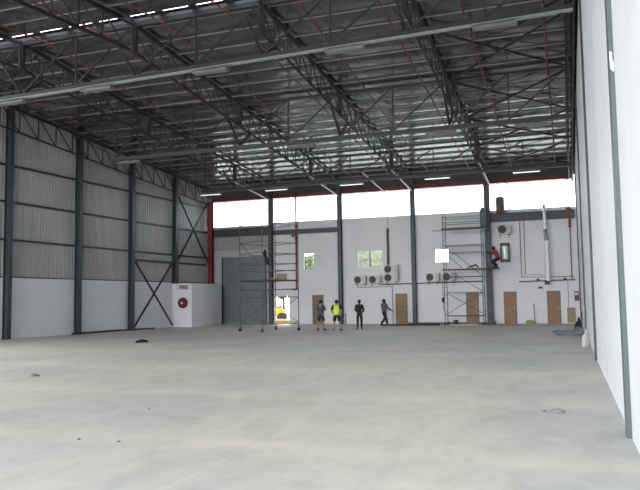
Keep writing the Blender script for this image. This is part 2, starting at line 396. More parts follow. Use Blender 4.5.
for a, b in zip(ylist, ylist[1:]):
    for k in range(6):
        t = k / 6; yy = a + (b - a) * t; rows.append((yy, nroof(yy) + 0.20 - 0.034 * 4 * t * (1 - t)))
vs = []; fs = []
for yy, zz in rows:
    for i in range(nx + 1): vs.append((-26.9 + i * (27.65 / nx), yy, zz))
for r in range(len(rows) - 1):
    for i in range(nx): fs.append((r * (nx + 1) + i, r * (nx + 1) + i + 1, (r + 1) * (nx + 1) + i + 1, (r + 1) * (nx + 1) + i))
top = [(x, y, z + 0.12) for x, y, z in vs]
MB().add(vs, fs).add(top, fs).build('ceiling_slope', 'foil', ceil, smooth=True)
PYN = ylist[1:]

# white block enclosure in the far left corner
xa, xb, y0, y1 = XL(41.3) + 0.01, -23.88, 41.32, 45.6
mb = MB(); mb.prism([(XL(y0) + 0.01, y0), (xb, y0), (xb, y1), (XL(y1) + 0.01, y1)], 'z', 0, BOXTOP)
enc = mb.build('wall_corner', 'block_wall'); struct(enc)

# ================================================================== STEEL FRAME
def column_label(s): return s
lab_left = ['grey steel column on the left wall at the photo edge', 'grey steel column on left wall, second from the photo edge',
            'grey steel column on left wall where the dark cross bracing begins', 'grey steel column on left wall beside the hose reel enclosure']
for yc, lb in zip(LEFTY[1:5], lab_left):
    zt = roof(yc)
    o = MB().ibeam((XL(yc) + 0.16, yc, 0.012), (XL(yc) + 0.16, yc, zt - 0.08), 0.26, 0.32, hint=(1, 0, 0)).build('steel_column', 'column')
    tag(o, lb, 'column')
    pl = MB().box(XL(yc) - 0.0, XL(yc) + 0.36, yc - 0.2, yc + 0.2, 0, 0.012).build('base_plate', 'column', o)
lab_back = ['dark steel column on back wall beside the grey roller shutter', 'dark steel column on back wall behind the person in a yellow vest',
            'dark steel column on back wall right of the outdoor AC units', 'steel column on back wall right of the tall scaffold, holding the brown tank']
for xc, lb in zip(BACKX, lab_back):
    big = xc > -5
    o = MB().ibeam((xc, YB - 0.17, 0.012), (xc, YB - 0.17, 9.9), 0.26 if not big else 0.36, 0.32, hint=(0, 1, 0)).build('steel_column', 'column')
    tag(o, lb, 'column')
    MB().box(xc - 0.2, xc + 0.2, YB - 0.37, YB - 0.005, 0, 0.012).build('base_plate', 'column', o)
# pale vertical cover beside the last back column
o = MB().box(-4.95 - 0.2, -4.95, YB - 0.20, YB - 0.03, 0.02, 6.6).build('vertical_trunking', 'pale_flange')
tag(o, 'pale blue grey vertical trunking against the column beside the tall scaffold', 'trunking')
# right wall columns (flush strips)
for yc, lb in zip((9.42, 20.11, 30.55, 41.0), ('green grey steel column on the white right wall nearest the camera', 'grey steel column on the white right wall, second from the camera',
                  'grey steel column on the right wall beside the pallet truck', 'grey steel column on the right wall closest to the back wall')):
    o = MB().box(XR - 0.055, XR, yc - 0.17, yc + 0.17, 0, 12.4).build('steel_column', 'strip' if yc < 15 else 'column'); tag(o, lb, 'column')
    if yc < 15: MB().prism([(XR - 0.045, 4.55), (XR - 0.012, 4.50), (XR - 0.004, 4.60), (XR - 0.022, 4.68), (XR - 0.02, 4.76), (XR - 0.05, 4.77), (XR - 0.052, 4.66)], 'y', yc - 0.177, yc - 0.171).build('torn_patch', 'socket', o)['label'] = 'torn white patch'
    if 30 < yc < 31: MB().box(XR - 0.09, XR - 0.056, yc - 0.05, yc + 0.06, 1.16, 1.28).build('socket_box', 'socket', o)['label'] = 'small white socket box'

# red post and red header beams round the clerestory
o = MB().ibeam((-24.9, YB - 0.3, BOXTOP + 0.012), (-24.9, YB - 0.3, 9.1), 0.34, 0.3, hint=(0, 1, 0)).build('red_post', 'red'); tag(o, 'red steel post standing in the far left corner above the enclosure', 'post')
MB().box(-25.15, -24.65, YB - 0.5, YB - 0.1, BOXTOP, BOXTOP + 0.012).build('base_plate', 'red', o)
for (a, b), s in zip(bays, ('above the roller shutter', 'above the open service doorway', 'above the three outdoor AC units', 'above the tall scaffold', 'above the silver duct')):
    o = MB().ibeam((a, YB - 0.05, 9.22), (b, YB - 0.05, 9.22), 0.16, 0.24).build('header_beam', 'red'); tag(o, 'red steel header beam along the high window ' + s, 'beam')
# dark steel beams under the glazing
for a, b, z0, z1, s in ((-24.7, -20.26, 6.46, 7.0, 'dark steel beam above the roller shutter'), (-19.95, -15.0, 6.42, 6.74, 'dark steel beam above the open service doorway'), (-4.55, 0.58, 6.56, 7.1, 'dark steel beam carrying the brown tank near the silver duct')):
    o = MB().ibeam((a, YB - 0.16, (z0 + z1) / 2), (b, YB - 0.16, (z0 + z1) / 2), 0.26, z1 - z0, tf=0.03).build('steel_beam', 'column'); tag(o, s, 'beam')

# girts on the left wall (per level), strut and bracing
for z, s in ((4.93, 'lowest'), (6.83, 'middle'), (8.69, 'topmost')):
    mb = MB()
    o = MB().bar((XL(LY0) - 0.07, LY0, z), (XL(LY1) - 0.07, LY1, z), 0.13, 0.10).build('wall_girt', 'steel'); tag(o, s + ' of the dark horizontal rails across the grey left wall sheeting', 'girt')
o = MB().bar((XL(37) + 0.1, 37.0, 4.38), (XL(45.6) + 0.1, 45.6, 4.38), 0.12, 0.14).build('wall_strut', 'column'); tag(o, 'dark horizontal strut joining the crosses of bracing on the left wall', 'strut')
def lcross(ya, yb, z0, z1, lb):
    t = thing('cross_brace', lb, 'brace', (XL((ya + yb) / 2), (ya + yb) / 2, 0))
    for k in (0, 1):
        zs = (z0, z1) if k == 0 else (z1, z0)
        b = MB().bar((XL(ya) + 0.2 + 0.06 * k - t.location.x, ya - t.location.y, zs[0]), (XL(yb) + 0.2 + 0.06 * k - t.location.x, yb - t.location.y, zs[1]), 0.05, 0.12, (1, 0, 0)).build('brace_bar', 'steel', t)
lcross(37.0, 41.1, 0.14, 4.3, 'dark cross brace in front of the white lower left wall')
lcross(41.75, 45.7, 4.5, 9.05, 'dark cross brace on the left sheeting above the hose reel enclosure')
def bcross(xa, xb, z0, z1, lb):
    t = thing('cross_brace', lb, 'brace', ((xa + xb) / 2, YB - 0.2, 0))
    w = (xb - xa) / 2
    MB().bar((-w, 0, z1), (w, 0, z0), 0.05, 0.05).build('brace_bar', 'steel', t); MB().bar((-w, 0.06, z0), (w, 0.06, z1), 0.05, 0.05).build('brace_bar', 'steel', t)
bcross(-23.9, -21.0, 7.3, 9.05, 'thin cross brace before the high window above the roller shutter')
bcross(-3.6, 0.3, 7.2, 9.08, 'thin cross brace before the high window beside the brown tank')

# ---- rafters: lattice roof trusses running down the slope
PANEL = 1.26
def rafter(x, lb, left=False, y0=RIDGE, depth=1.05, yend=None):
    yend = yend or YB - 0.25
    xf = (lambda y: XL(y) + 0.18) if left else (lambda y: x)
    t = thing('roof_truss', lb, 'truss', (xf(33), 33, 0)); ox = xf(33); oy = 33
    P = lambda y, z: Vector((xf(y) - ox, y - oy, z))
    MB().bar(P(y0, roof(y0)), P(yend, roof(yend)), 0.13, 0.11).build('top_chord', 'steel', t)
    bc = MB().bar(P(y0 + 0.1, roof(y0) - depth), P(yend, roof(yend) - depth), 0.07, 0.07)
    bc.build('bottom_chord', 'steel', t)
    y = y0 + 0.1; i = 0
    while y + PANEL < yend:
        MB().bar(P(y, roof(y) - 0.06), P(y, roof(y) - depth + 0.03), 0.042, 0.042).build('web_post', 'steel', t)
        MB().bar(P(y + 0.08, roof(y) - 0.06), P(y + PANEL - 0.04, roof(y + PANEL) - depth + 0.03), 0.042, 0.042).build('web_diagonal', 'steel', t)
        y += PANEL
    return t
rafter(-20.1, 'dark lattice roof truss landing on the column beside the roller shutter')
rafter(-14.85, 'dark lattice roof truss landing on the column behind the yellow vest')
rafter(-9.67, 'dark lattice roof truss landing on the column right of the AC units')
rafter(-4.62, 'dark lattice roof truss landing on the column with the brown tank')
rafter(0, 'dark lattice eave truss running along the top of the left wall', left=True, depth=1.15, yend=YB - 0.3)
rafter(0.34, 'dark lattice eave truss running along the top of the white right wall')
MB_ = MB().prism([(RIDGE, roof(RIDGE) - 1.2), (YB - 0.2, roof(YB) - 1.2), (YB - 0.2, roof(YB) + 0.1), (RIDGE, roof(RIDGE) + 0.1)], 'x', 0.50, 0.57)
o = MB_.build('eave_beam', 'steel'); tag(o, 'deep dark eave beam along the head of the white right wall', 'beam')
# near-side half trusses of the other slope, seen beyond the ridge
def near_rafter(x, lb):
    t = thing('roof_truss', lb, 'truss', (x, 15, 0)); ya, yb_ = 7.0, RIDGE - 0.12
    P = lambda y, z: Vector((0, y - 15, z))
    MB().bar(P(ya, nroof(ya)), P(yb_, nroof(yb_)), 0.16, 0.13).build('top_chord', 'steel', t)
    MB().bar(P(ya, nroof(ya) - 1.05), P(yb_, nroof(yb_) - 1.05), 0.11, 0.1).build('bottom_chord', 'steel', t)
    y = ya
    while y + PANEL < yb_:
        MB().bar(P(y, nroof(y) - 0.06), P(y, nroof(y) - 1.0), 0.05).build('web_post', 'steel', t)
        MB().bar(P(y + 0.08, nroof(y) - 0.06), P(y + PANEL - 0.04, nroof(y + PANEL) - 1.0), 0.05).build('web_diagonal', 'steel', t); y += PANEL
near_rafter(-20.1, 'dark lattice truss of the near roof slope above the ridge strip, left')
near_rafter(-14.85, 'dark lattice truss of the near roof slope at the top photo edge')
# ridge beam
mb = MB().bar((-26.3, RIDGE + 0.20, 12.18), (0.5, RIDGE + 0.20, 12.18), 0.10, 0.14)
for i in range(20): mb.box(-26.2 + 1.38 * i, -25.9 + 1.38 * i, RIDGE - 0.2, RIDGE + 0.2, 12.26, 12.3)
o = mb.build('ridge_beam', 'steel'); tag(o, 'dark ridge beam under the bright open strip at roof peak', 'beam')

# ---- transverse trusses
RX = [-25.2, -20.1, -14.85, -9.67, -4.62, 0.34]
def transverse(yc, zl, zr, fl, xs, lb):
    t = thing('transverse_truss', lb, 'truss', (-12.4, yc, 0)); ox = -12.4
    zt = roof(yc) - 0.02; xa = XL(yc) + 0.2; xe = 0.48
    P = lambda x, z, y=0.0: Vector((x - ox, y, z))
    ZB = lambda x: zl + (zr - zl) * (x + 25.0) / 25.5
    MB().bar(P(xa, zt), P(xe, zt), 0.11, 0.12).build('top_chord', 'steel', t)
    MB().bar(P(xs, ZB(xs)), P(xe, ZB(xe)), 0.10, 0.17).build('bottom_chord', 'steel', t)
    MB().bar(P(xs, ZB(xs) - 0.095), P(xe, ZB(xe) - 0.095), fl, 0.018).build('lower_flange', 'pale_flange' if fl > 0.2 else 'column', t)  # nearest truss: pale colour puts the floor's light on the flange underside
    rx = [xa] + RX[1:-1] + [xe]
    for i, x in enumerate(rx):
        if 0 < i < len(rx) - 1 and x > xs:
            MB().bar(P(x, zt), P(x, zt - 1.05), 0.20, 0.16).build('hanger_post', 'steel', t)
            for k in (-1, 1):
                yy = 1.2 * k
                MB().bar(P(x, ZB(x) + 0.1), P(x, roof(yc + yy) - 1.08, yy), 0.08, 0.08).build('knee_brace', 'steel', t)
    for a, c in zip(rx, rx[1:]):
        m = (a + c) / 2
        if m < xs: m = xs + 0.3
        MB().bar(P(m, zt), P(m, ZB(m)), 0.06).build('web_post', 'steel', t)
        if a > xs or xs < xa + 0.2: MB().bar(P(m, zt), P(a + 0.1, ZB(a) + 0.1), 0.06).build('web_diagonal', 'steel', t)
        else: MB().bar(P(m, ZB(m) + 0.1), P(a + 0.1, zt), 0.06).build('web_diagonal', 'steel', t)
        if c - m > 1.5: MB().bar(P(m, ZB(m) + 0.1), P(c - 0.1, zt), 0.06).build('web_diagonal', 'steel', t)
    return t
T1Z = lambda x: 9.85 + 0.47 * (x + 25.0) / 25.5
TR = [(21.5, 9.85, 10.32, 0.24, -26.0, 'deep cross truss nearest the camera with a wide lower flange painted pale as lit from below'), (30.3, 9.2, 9.2, 0.16, -22.3, 'cross truss spanning the hall midway between ridge and back wall'),
      (40.3, 8.95, 8.95, 0.12, -22.6, 'cross truss spanning the hall closest to the back wall windows')]
for a in TR: transverse(*a)

# light fittings under the cross trusses
ords = ('leftmost', 'second from left', 'middle one', 'fourth from left', 'rightmost')
def light(x, y, z, lb, grp, long=1.35, dm='diffuser'):
    t = thing('light_fitting', lb, 'light', (x, y, z), 0, grp)
    MB().prism([(-0.15, 0.0), (0.15, 0.0), (0.10, 0.10), (-0.10, 0.10)], 'x', -long / 2, long / 2).build('housing', 'diffuser', t)
    MB().box(-long / 2 + 0.03, long / 2 - 0.03, -0.13, 0.13, -0.012, 0.0).build('diffuser', dm, t)
    for s in (-0.4, 0.4): MB().bar((s, 0, 0.09), (s, 0, 0.15), 0.02).build('bracket', 'galv', t)
for x, s in zip((-20.6, -16.5, -11.65, -6.65, -1.8), ords): light(x, 21.5, T1Z(x) - 0.26, s + ' of the pale light fittings on the nearest cross truss', 'light fittings on the nearest cross truss')
for x, s in zip((-21.2, -11.6, -5.0, -1.2), ('leftmost', 'second from left', 'third from left', 'rightmost')): light(x, 30.3, 9.2 - 0.26, s + ' of the light fittings on the middle cross truss', 'light fittings on the middle cross truss')
for x, s in zip((-21.9, -17.2, -12.2, -6.95, -1.93), ords): light(x, 40.3, 8.95 - 0.26, s + ' of the light fittings on the cross truss nearest back windows', 'light fittings nearest the back windows', 1.5, 'lit')

# roof-plane cross bracing in the right-hand bay
for ya, yb_, s in ((25.1, 29.9, 'nearest the camera'), (30.3, 35.1, 'second from the camera'), (35.4, 40.1, 'third from the camera'), (40.6, 45.4, 'closest to the back wall')):
    xm, ym = -2.14, (ya + yb_) / 2
    t = thing('cross_brace', 'dark cross of roof bracing in the right-hand bay, ' + s, 'brace', (xm, ym, 0))
    for k in (0, 1):
        y_ = (ya, yb_) if k == 0 else (yb_, ya)
        MB().bar((-2.35, y_[0] - ym, roof(y_[0]) - 0.12 - 0.07 * k), (2.35, y_[1] - ym, roof(y_[1]) - 0.12 - 0.07 * k), 0.09, 0.07).build('brace_bar', 'steel', t)
for ya, yb_, s in ((22.6, 27.0, 'nearest the camera'), (27.3, 32.0, 'farther from the camera')):
    xm, ym = -22.7, (ya + yb_) / 2
    t = thing('cross_brace', 'dark cross of roof bracing above the left wall, ' + s, 'brace', (xm, ym, 0))
    for k in (0, 1):
        y_ = (ya, yb_) if k == 0 else (yb_, ya)
        MB().bar((-2.5, y_[0] - ym, roof(y_[0]) - 0.12 - 0.07 * k), (2.5, y_[1] - ym, roof(y_[1]) - 0.12 - 0.07 * k), 0.08, 0.07).build('brace_bar', 'steel', t)

# purlins
def zsec(mb, x0, x1, y, z, h=0.058):
    mb.box(x0, x1, y - 0.004, y + 0.004, z, z + h); mb.box(x0, x1, y - 0.065, y - 0.004, z, z + 0.008); mb.box(x0, x1, y + 0.004, y + 0.065, z + h - 0.008, z + h); return mb
for y in PY:
    o = zsec(MB(), XL(y) + 0.05, 0.6, y, roof(y) + 0.14).build('purlin', 'galv'); tag(o, 'thin pale galvanised purlin running across under the main roof slope', 'purlin', 'roof purlins of the main slope')
for y in PYN[:9]:
    o = zsec(MB(), XL(y) + 0.05, 0.6, y, nroof(y) + 0.14).build('purlin', 'galv'); tag(o, 'pale purlin running across under the near slope beyond the ridge strip', 'purlin', 'roof purlins of the near slope')

# red sprinkler pipes following the roof
ordn = ['first', 'second', 'third', 'fourth', 'fifth', 'sixth', 'seventh', 'eighth', 'ninth', 'tenth']
for i in range(10):
    x = -0.42 - 2.6 * i
    pts = [(x, 14.0, nroof(14.0) - 0.26), (x, RIDGE - 0.1, roof(RIDGE) - 0.26), (x, 45.2, roof(45.2) - 0.26)]
    o = MB().tube(pts, 0.03, 6).build('sprinkler_pipe', 'red_pipe'); tag(o, 'thin red sprinkler pipe under the roof, %s from the white right wall' % ordn[i], 'pipe')
    mb = MB()
    for y in (24, 27.2, 30.4, 33.6, 36.8, 40.0, 43.2): mb.tube([(x, y, roof(y) - 0.27), (x, y, roof(y) - 0.38)], 0.014, 5)
    mb.build('sprinkler_head', 'galv', o)

# added pale tubes stand in for window light on the rafter bottom chords
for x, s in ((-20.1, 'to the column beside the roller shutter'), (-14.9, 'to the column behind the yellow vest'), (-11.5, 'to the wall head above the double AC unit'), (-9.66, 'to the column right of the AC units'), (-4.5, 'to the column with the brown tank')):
    o = MB().tube([(x + 0.0, 40.3, roof(40.3) - 1.13), (x, 45.75, roof(45.75) - 1.13)], 0.045, 8).build('lit_chord_tube', 'frame'); tag(o, 'added pale tube painted for window light, sloping down ' + s, 'strut')

# ================================================================== BACK WALL FITTINGS
def tubeobj(name, pts, r, m, lb, cat, n=8, smooth=True):
    o = MB().tube(pts, r, n).build(name, m, smooth=smooth); tag(o, lb, cat); return o
yw = YB - 0.12
# red sprinkler riser by the first scaffold
t = thing('sprinkler_riser', 'red sprinkler riser pipe on back wall behind the left scaffold', 'pipe', (-18.15, yw, 0))
MB().tube([(0, 0, 9.4), (0, 0, 2.55), (-0.06, 0, 2.45), (-0.32, 0, 2.45)], 0.055, 10).build('pipe_run', 'red_pipe', t, smooth=True)
MB().lathe([(0.10, -0.05), (0.10, 0.05)], 12, (0, 0, 6.95)).lathe([(0.10, -0.05), (0.10, 0.05)], 12, (0, 0, 6.1)).build('flange', 'red', t)
MB().lathe([(0.09, -0.02), (0.12, 0), (0.09, 0.02)], 12, (-0.25, 0, 6.3), 'y').tube([(0, 0, 6.3), (-0.25, 0, 6.3)], 0.04).build('valve', 'red', t)
# right riser
t = thing('sprinkler_riser', 'red sprinkler valve riser on back wall beside the white right wall', 'pipe', (0.27, yw, 0))
MB().tube([(0, 0, 9.3), (0, 0, 2.75)], 0.028, 8).build('pipe_run', 'copper', t, smooth=True)
MB().tube([(0, 0, 7.25), (0, 0, 6.0)], 0.065, 10).build('valve_body', 'red', t, smooth=True)
MB().lathe([(0.06, -0.03), (0.17, 0), (0.06, 0.03)], 12, (0, -0.1, 6.05), 'z').build('handwheel', 'red', t)
MB().box(-0.2, 0.12, -0.08, 0.08, 6.85, 7.2).build('valve_box', 'red', t)
# copper pipe loops
tubeobj('copper_pipe', [(-2.75, yw, 6.5), (-2.75, yw, 2.95), (0.42, yw, 2.92)], 0.022, 'copper', 'thin brown pipe dropping left of the silver duct then running right', 'pipe')
tubeobj('copper_pipe', [(-3.1, yw + 0.04, 6.95), (-2.5, yw + 0.04, 6.92), (-2.5, yw + 0.04, 3.1), (-1.5, yw + 0.04, 3.1)], 0.018, 'copper', 'thin brown pipe loop nearest the silver duct on its left', 'pipe')
t = thing('header_pipe', 'reddish horizontal header pipe crossing below the silver duct', 'pipe', (-1.2, yw - 0.05, 2.66))
MB().tube([(-1.7, 0, 0), (1.7, 0, 0.06)], 0.035, 8).build('pipe_run', 'copper', t, smooth=True)
MB().lathe([(0.09, -0.06), (0.09, 0.06)], 12, (-0.55, 0, 0.1)).lathe([(0.09, -0.06), (0.09, 0.06)], 12, (1.05, 0, 0.12)).build('valve', 'darkgrey', t)
MB().box(-0.16, 0.16, -0.12, 0.05, -0.22, 0.05).build('junction_box', 'darkgrey', t)
tubeobj('conduit', [(0.02, YB - 0.015, 2.6), (0.02, YB - 0.015, 1.0)], 0.014, 'darkgrey', 'thin dark vertical conduit right of the far right brown door', 'conduit')
o = MB().box(-1.75, -1.5, YB - 0.09, YB - 0.002, 2.2, 2.33).build('small_wall_fitting', 'darkgrey'); tag(o, 'small dark fitting on the white wall below the header pipe', 'fitting')

# silver flexible duct
t = thing('flexible_duct', 'shiny silver duct running down the white back wall', 'duct', (-1.17, yw - 0.2, 0))
def ductpts(z0, z1, n, x0, x1, w): return [(x0 + (x1 - x0) * i / n + w * math.sin(i * 1.3), 0.02 * math.cos(i * 0.9), z0 + (z1 - z0) * i / n) for i in range(n + 1)]
n = 90
MB().tube(ductpts(5.2, 2.72, n, 0.02, 0.04, 0.006), [0.135 + 0.012 * (i % 2) for i in range(n + 1)], 14).build('lower_section', 'silver', t, smooth=True)
MB().tube(ductpts(7.25, 5.9, 50, -0.05, -0.02, 0.004), [0.11 + 0.01 * (i % 2) for i in range(51)], 14).build('upper_section', 'silver', t, smooth=True)
MB().tube([(-0.03, 0, 5.9), (0.0, 0, 5.55), (0.02, 0, 5.2)], [0.12, 0.10, 0.13], 14).build('crimped_joint', 'galv', t, smooth=True)
MB().tube([(-0.05, 0, 7.25), (-0.05, 0.0, 7.5)], [0.10, 0.075], 12).build('top_collar', 'galv', t, smooth=True)
# black vertical duct and thin pipe beneath
o = MB().box(-11.52, -11.37, YB - 0.12, YB - 0.002, 3.98, 6.5).build('black_duct', 'black'); tag(o, 'black vertical duct on white wall above the double AC unit', 'duct')
tubeobj('conduit', [(-11.42, yw + 0.06, 6.5), (-11.42, yw + 0.06, 7.25)], 0.012, 'darkgrey', 'thin grey conduit rising above the black vertical duct', 'conduit')
tubeobj('conduit', [(-11.2, yw + 0.06, 2.6), (-11.2, yw + 0.06, 0.02)], 0.014, 'darkgrey', 'thin grey conduit dropping to the floor beside a brown door', 'conduit')
# refrigerant pipe run
tubeobj('refrigerant_pipe', [(-11.9, yw, 2.68), (-4.95, yw, 2.74)], 0.035, 'darkgrey', 'long dark pipe run passing under the AC units along back wall', 'pipe')
tubeobj('refrigerant_pipe', [(-13.7, YB - 0.021, 2.52), (-11.2, YB - 0.021, 2.52)], 0.02, 'darkgrey', 'short thin pipe below the two small AC units', 'pipe')

# air-conditioner outdoor units
def ac_unit(x0, x1, z0, z1, fans, lb, side=True):
    w = x1 - x0; h = z1 - z0; t = thing('outdoor_ac_unit', lb, 'air conditioner', ((x0 + x1) / 2, YB - 0.42, z0)); dd = 0.32
    MB().box(-w / 2, w / 2, 0, dd, 0, h).build('casing', 'ac', t, bevel=0.012)
    fh = h / fans; r = min(fh * 0.42, w * 0.33)
    for k in range(fans):
        cx, cz = -w / 2 + r + 0.06, fh * (k + 0.5)
        MB().lathe([(r * 1.03, -0.012), (r * 1.03, 0.0)], 24, (cx, 0, cz), 'y').build('fan_opening', 'darkgrey', t)
        g = MB()
        for q in range(1, 5):
            rr = r * q / 4; pts = [(cx + rr * math.cos(a), -0.02, cz + rr * math.sin(a)) for a in [2 * math.pi * j / 20 for j in range(21)]]; g.tube(pts, 0.006, 5)
        for q in range(6):
            a = math.pi * q / 6; g.bar((cx - r * math.cos(a), -0.02, cz - r * math.sin(a)), (cx + r * math.cos(a), -0.02, cz + r * math.sin(a)), 0.008)
        g.build('fan_grille', 'black', t)
    MB().box(w / 2 - 0.24, w / 2 - 0.01, -0.012, 0, 0.04, h - 0.04).build('service_panel', 'ac_side', t)
    for s in (-1, 1): MB().box(s * w * 0.33 - 0.02, s * w * 0.33 + 0.02, -0.02, 0.415, -0.05, 0.0).bar((s * w * 0.33, 0.4, -0.05), (s * w * 0.33, 0.4, -0.22), 0.03).build('wall_bracket', 'darkgrey', t)
ac_unit(-13.84, -12.98, 2.74, 3.30, 1, 'small AC unit, first of the pair left of the double unit')
ac_unit(-12.78, -11.92, 2.74, 3.30, 1, 'small AC unit directly left of the tall double AC unit')
ac_unit(-11.70, -10.74, 2.84, 3.98, 2, 'tall double fan AC unit below the black vertical duct')
ac_unit(-8.86, -7.96, 2.80, 3.36, 1, 'small AC unit below the bright window left of the tall scaffold')
ac_unit(-7.76, -6.92, 2.80, 3.36, 1, 'small AC unit on back wall behind the tall scaffold')
ac_unit(-4.14, -3.30, 5.72, 6.34, 1, 'AC unit high on the wall under the brown tank')
# geyser and tank
t = thing('wall_geyser', 'shiny steel water cylinder in a dark bracket below the high AC unit', 'water heater', (-3.7, YB - 0.3, 3.95))
MB().lathe([(0.0, 0.02), (0.16, 0.03), (0.20, 0.10), (0.20, 1.05), (0.16, 1.14), (0.0, 1.16)], 24).build('tank_shell', 'silver', t, smooth=True)
MB().box(-0.30, 0.27, 0.12, 0.298, -0.02, 1.22).build('backplate', 'black', t)
MB().lathe([(0.215, 0.04), (0.215, 0.14)], 24).build('end_band', 'black', t); MB().lathe([(0.215, 1.02), (0.215, 1.12)], 24).build('end_band', 'black', t)
t = thing('water_tank', 'brown cylindrical water tank standing on the dark beam by the high window', 'tank', (-3.9, YB - 0.28, 7.1))
MB().lathe([(0.0, 0.0), (0.27, 0.0)] + [(0.27 + (0.012 if i % 2 else 0), 0.05 + 0.11 * i) for i in range(9)] + [(0.25, 1.0), (0.12, 1.06), (0.0, 1.07)], 24).build('tank_shell', 'drum', t, smooth=False)
MB().lathe([(0.10, 1.05), (0.10, 1.10)], 16).build('lid', 'black', t)
# board and red fire box near right corner
o = MB().box(-0.09, 0.39, YB - 0.09, YB - 0.01, 0.06, 0.99).build('wooden_board', 'carton', bevel=0.008); tag(o, 'ochre board leaning on the white wall near the right corner', 'board')
t = thing('fire_extinguisher_box', 'red fire box on the back wall beside the right corner', 'fire box', (0.50, YB - 0.14, 1.40))
MB().box(-0.12, 0.12, 0, 0.135, 0, 0.6).build('cabinet', 'red', t, bevel=0.01); MB().box(-0.09, 0.09, -0.012, 0, 0.36, 0.5).build('sign_plate', 'frame', t)
MB().box(-0.09, 0.09, -0.012, 0, 0.08, 0.25).build('door_window', 'darkgrey', t)
# ochre heap and pole at the wall foot
mb = MB(); 
mb.prism([(-2.62, 0.0), (-2.05, 0.0), (-2.07, 0.16), (-2.2, 0.24), (-2.5, 0.22), (-2.6, 0.12)], 'y', YB - 0.5, YB - 0.12)
o = mb.build('ochre_sack', 'ochre', bevel=0.02); tag(o, 'low ochre sack lying at the foot of the back wall between two doors', 'sack')
tubeobj('wooden_pole', [(-2.02, YB - 0.3, 0.0), (-2.08, YB - 0.02, 1.25)], 0.018, 'copper', 'thin pole leaning on back wall above the ochre sack', 'pole')
tubeobj('short_post', [(-14.55, YB - 0.06, 0.0), (-14.55, YB - 0.06, 0.75)], 0.03, 'ochre', 'short pale brown stick on back wall left of the column with the yellow vest', 'stick')

# hose reel on the enclosure
t = thing('hose_reel', 'red fire hose reel on the white corner enclosure', 'hose reel', (-24.52, 41.32, 1.63))
MB().lathe([(0.32, -0.03), (0.36, -0.05), (0.36, -0.07), (0.30, -0.08)], 28, axis='y').lathe([(0.22, -0.22), (0.25, -0.2), (0.25, -0.18), (0.20, -0.17)], 28, axis='y').build('drum', 'red', t, smooth=False)
mb = MB()
for k in range(4):
    rr = 0.29 + 0.025 * (k % 2); mb.tube([(rr * math.cos(a), -0.095 - 0.022 * k, rr * math.sin(a)) for a in [2 * math.pi * j / 24 for j in range(25)]], 0.026, 6)
mb.build('hose', 'black', t)
MB().lathe([(0.08, -0.23), (0.08, -0.24)], 16, axis='y').build('hub_plate', 'frame', t)
MB().bar((0, -0.05, 0), (0, 0.0, 0), 0.12).build('wall_bracket', 'darkgrey', t)
def text(s, size, loc, rot, m, depth=0.004):
    cu = bpy.data.curves.new('lettering', 'FONT'); cu.body = s; cu.size = size; cu.extrude = depth; cu.offset = 0.014; cu.align_x = 'CENTER'; cu.align_y = 'CENTER'
    ob = bpy.data.objects.new('tmp', cu); COL.objects.link(ob); bpy.context.view_layer.update()
    me = bpy.data.meshes.new_from_object(ob.evaluated_get(bpy.context.evaluated_depsgraph_get())); bpy.data.objects.remove(ob)
    me.materials.clear(); me.materials.append(M[m]); o = bpy.data.objects.new('lettering', me); COL.objects.link(o); o.location = loc; o.rotation_euler = rot
    return o
sg = MB().box(-25.05, -23.98, 41.306, 41.318, 2.50, 2.83).build('wall_sign', 'frame'); tag(sg, 'white sign with red letters above the fire hose reel', 'sign')
put(text('FIRE', 0.36, (-24.5, 41.301, 2.67), (math.radians(90), 0, 0), 'red'), sg)

# ================================================================== SCAFFOLDS
def castor(parent, x, y, top, r=0.09):
    o = MB().box(x - 0.04, x + 0.04, y - 0.04, y + 0.04, r * 1.2, top).build('castor', 'scaf', parent)
    MB().lathe([(r * 0.6, -0.035), (r, -0.025), (r, 0.025), (r * 0.6, 0.035)], 16, (x, y, r), 'y').build('wheel', 'rubber', o)
def tubes(parent, name, segs, r=0.024, m='scaf'):
    for a, b in segs: MB().tube([a, b], r, 8).build(name, m, parent, smooth=True)
# left scaffold
t = thing('scaffold_tower', 'mobile scaffold tower in front of the grey roller shutter and service doorway', 'scaffold', (-15.55, 34.38, 0), math.radians(60))
LX, WY, HT = 2.5, 2.15, 6.1
for x in (0, LX):
    for y in (0, WY): tubes(t, 'standard', [((x, y, 0.2), (x, y, HT + (0.35 if x else 0)))]); castor(t, x, y, 0.24)
lv = [0.42, 1.88, 2.30, 2.78, 3.36, 3.74, 4.3, 4.9, 5.95]
for i, z in enumerate(lv):
    tubes(t, 'ledger', [((0, 0, z), (LX, 0, z)), ((0, WY, z), (LX, WY, z))], 0.02)
    if i % 2 == 0 or z > 3: tubes(t, 'transom', [((0, 0, z + 0.05), (0, WY, z + 0.05)), ((LX, 0, z + 0.05), (LX, WY, z + 0.05))], 0.02)
tubes(t, 'diagonal_brace', [((0, 0, 1.9), (LX, 0, 0.45)), ((0, 0, 0.45), (LX, 0, 1.9)), ((0, WY, 2.7), (0, 0, 0.5)), ((0, WY, 0.45), (LX, WY, 1.9)), ((0, WY, 5.0), (0, 0, 3.5))], 0.018)
MB().box(-0.05, LX + 0.05, 0.05, WY / 2 - 0.02, 2.80, 2.85).build('platform', 'plank', t); MB().box(-0.05, LX + 0.05, WY / 2 + 0.02, WY - 0.05, 2.80, 2.85).build('platform', 'plank', t)
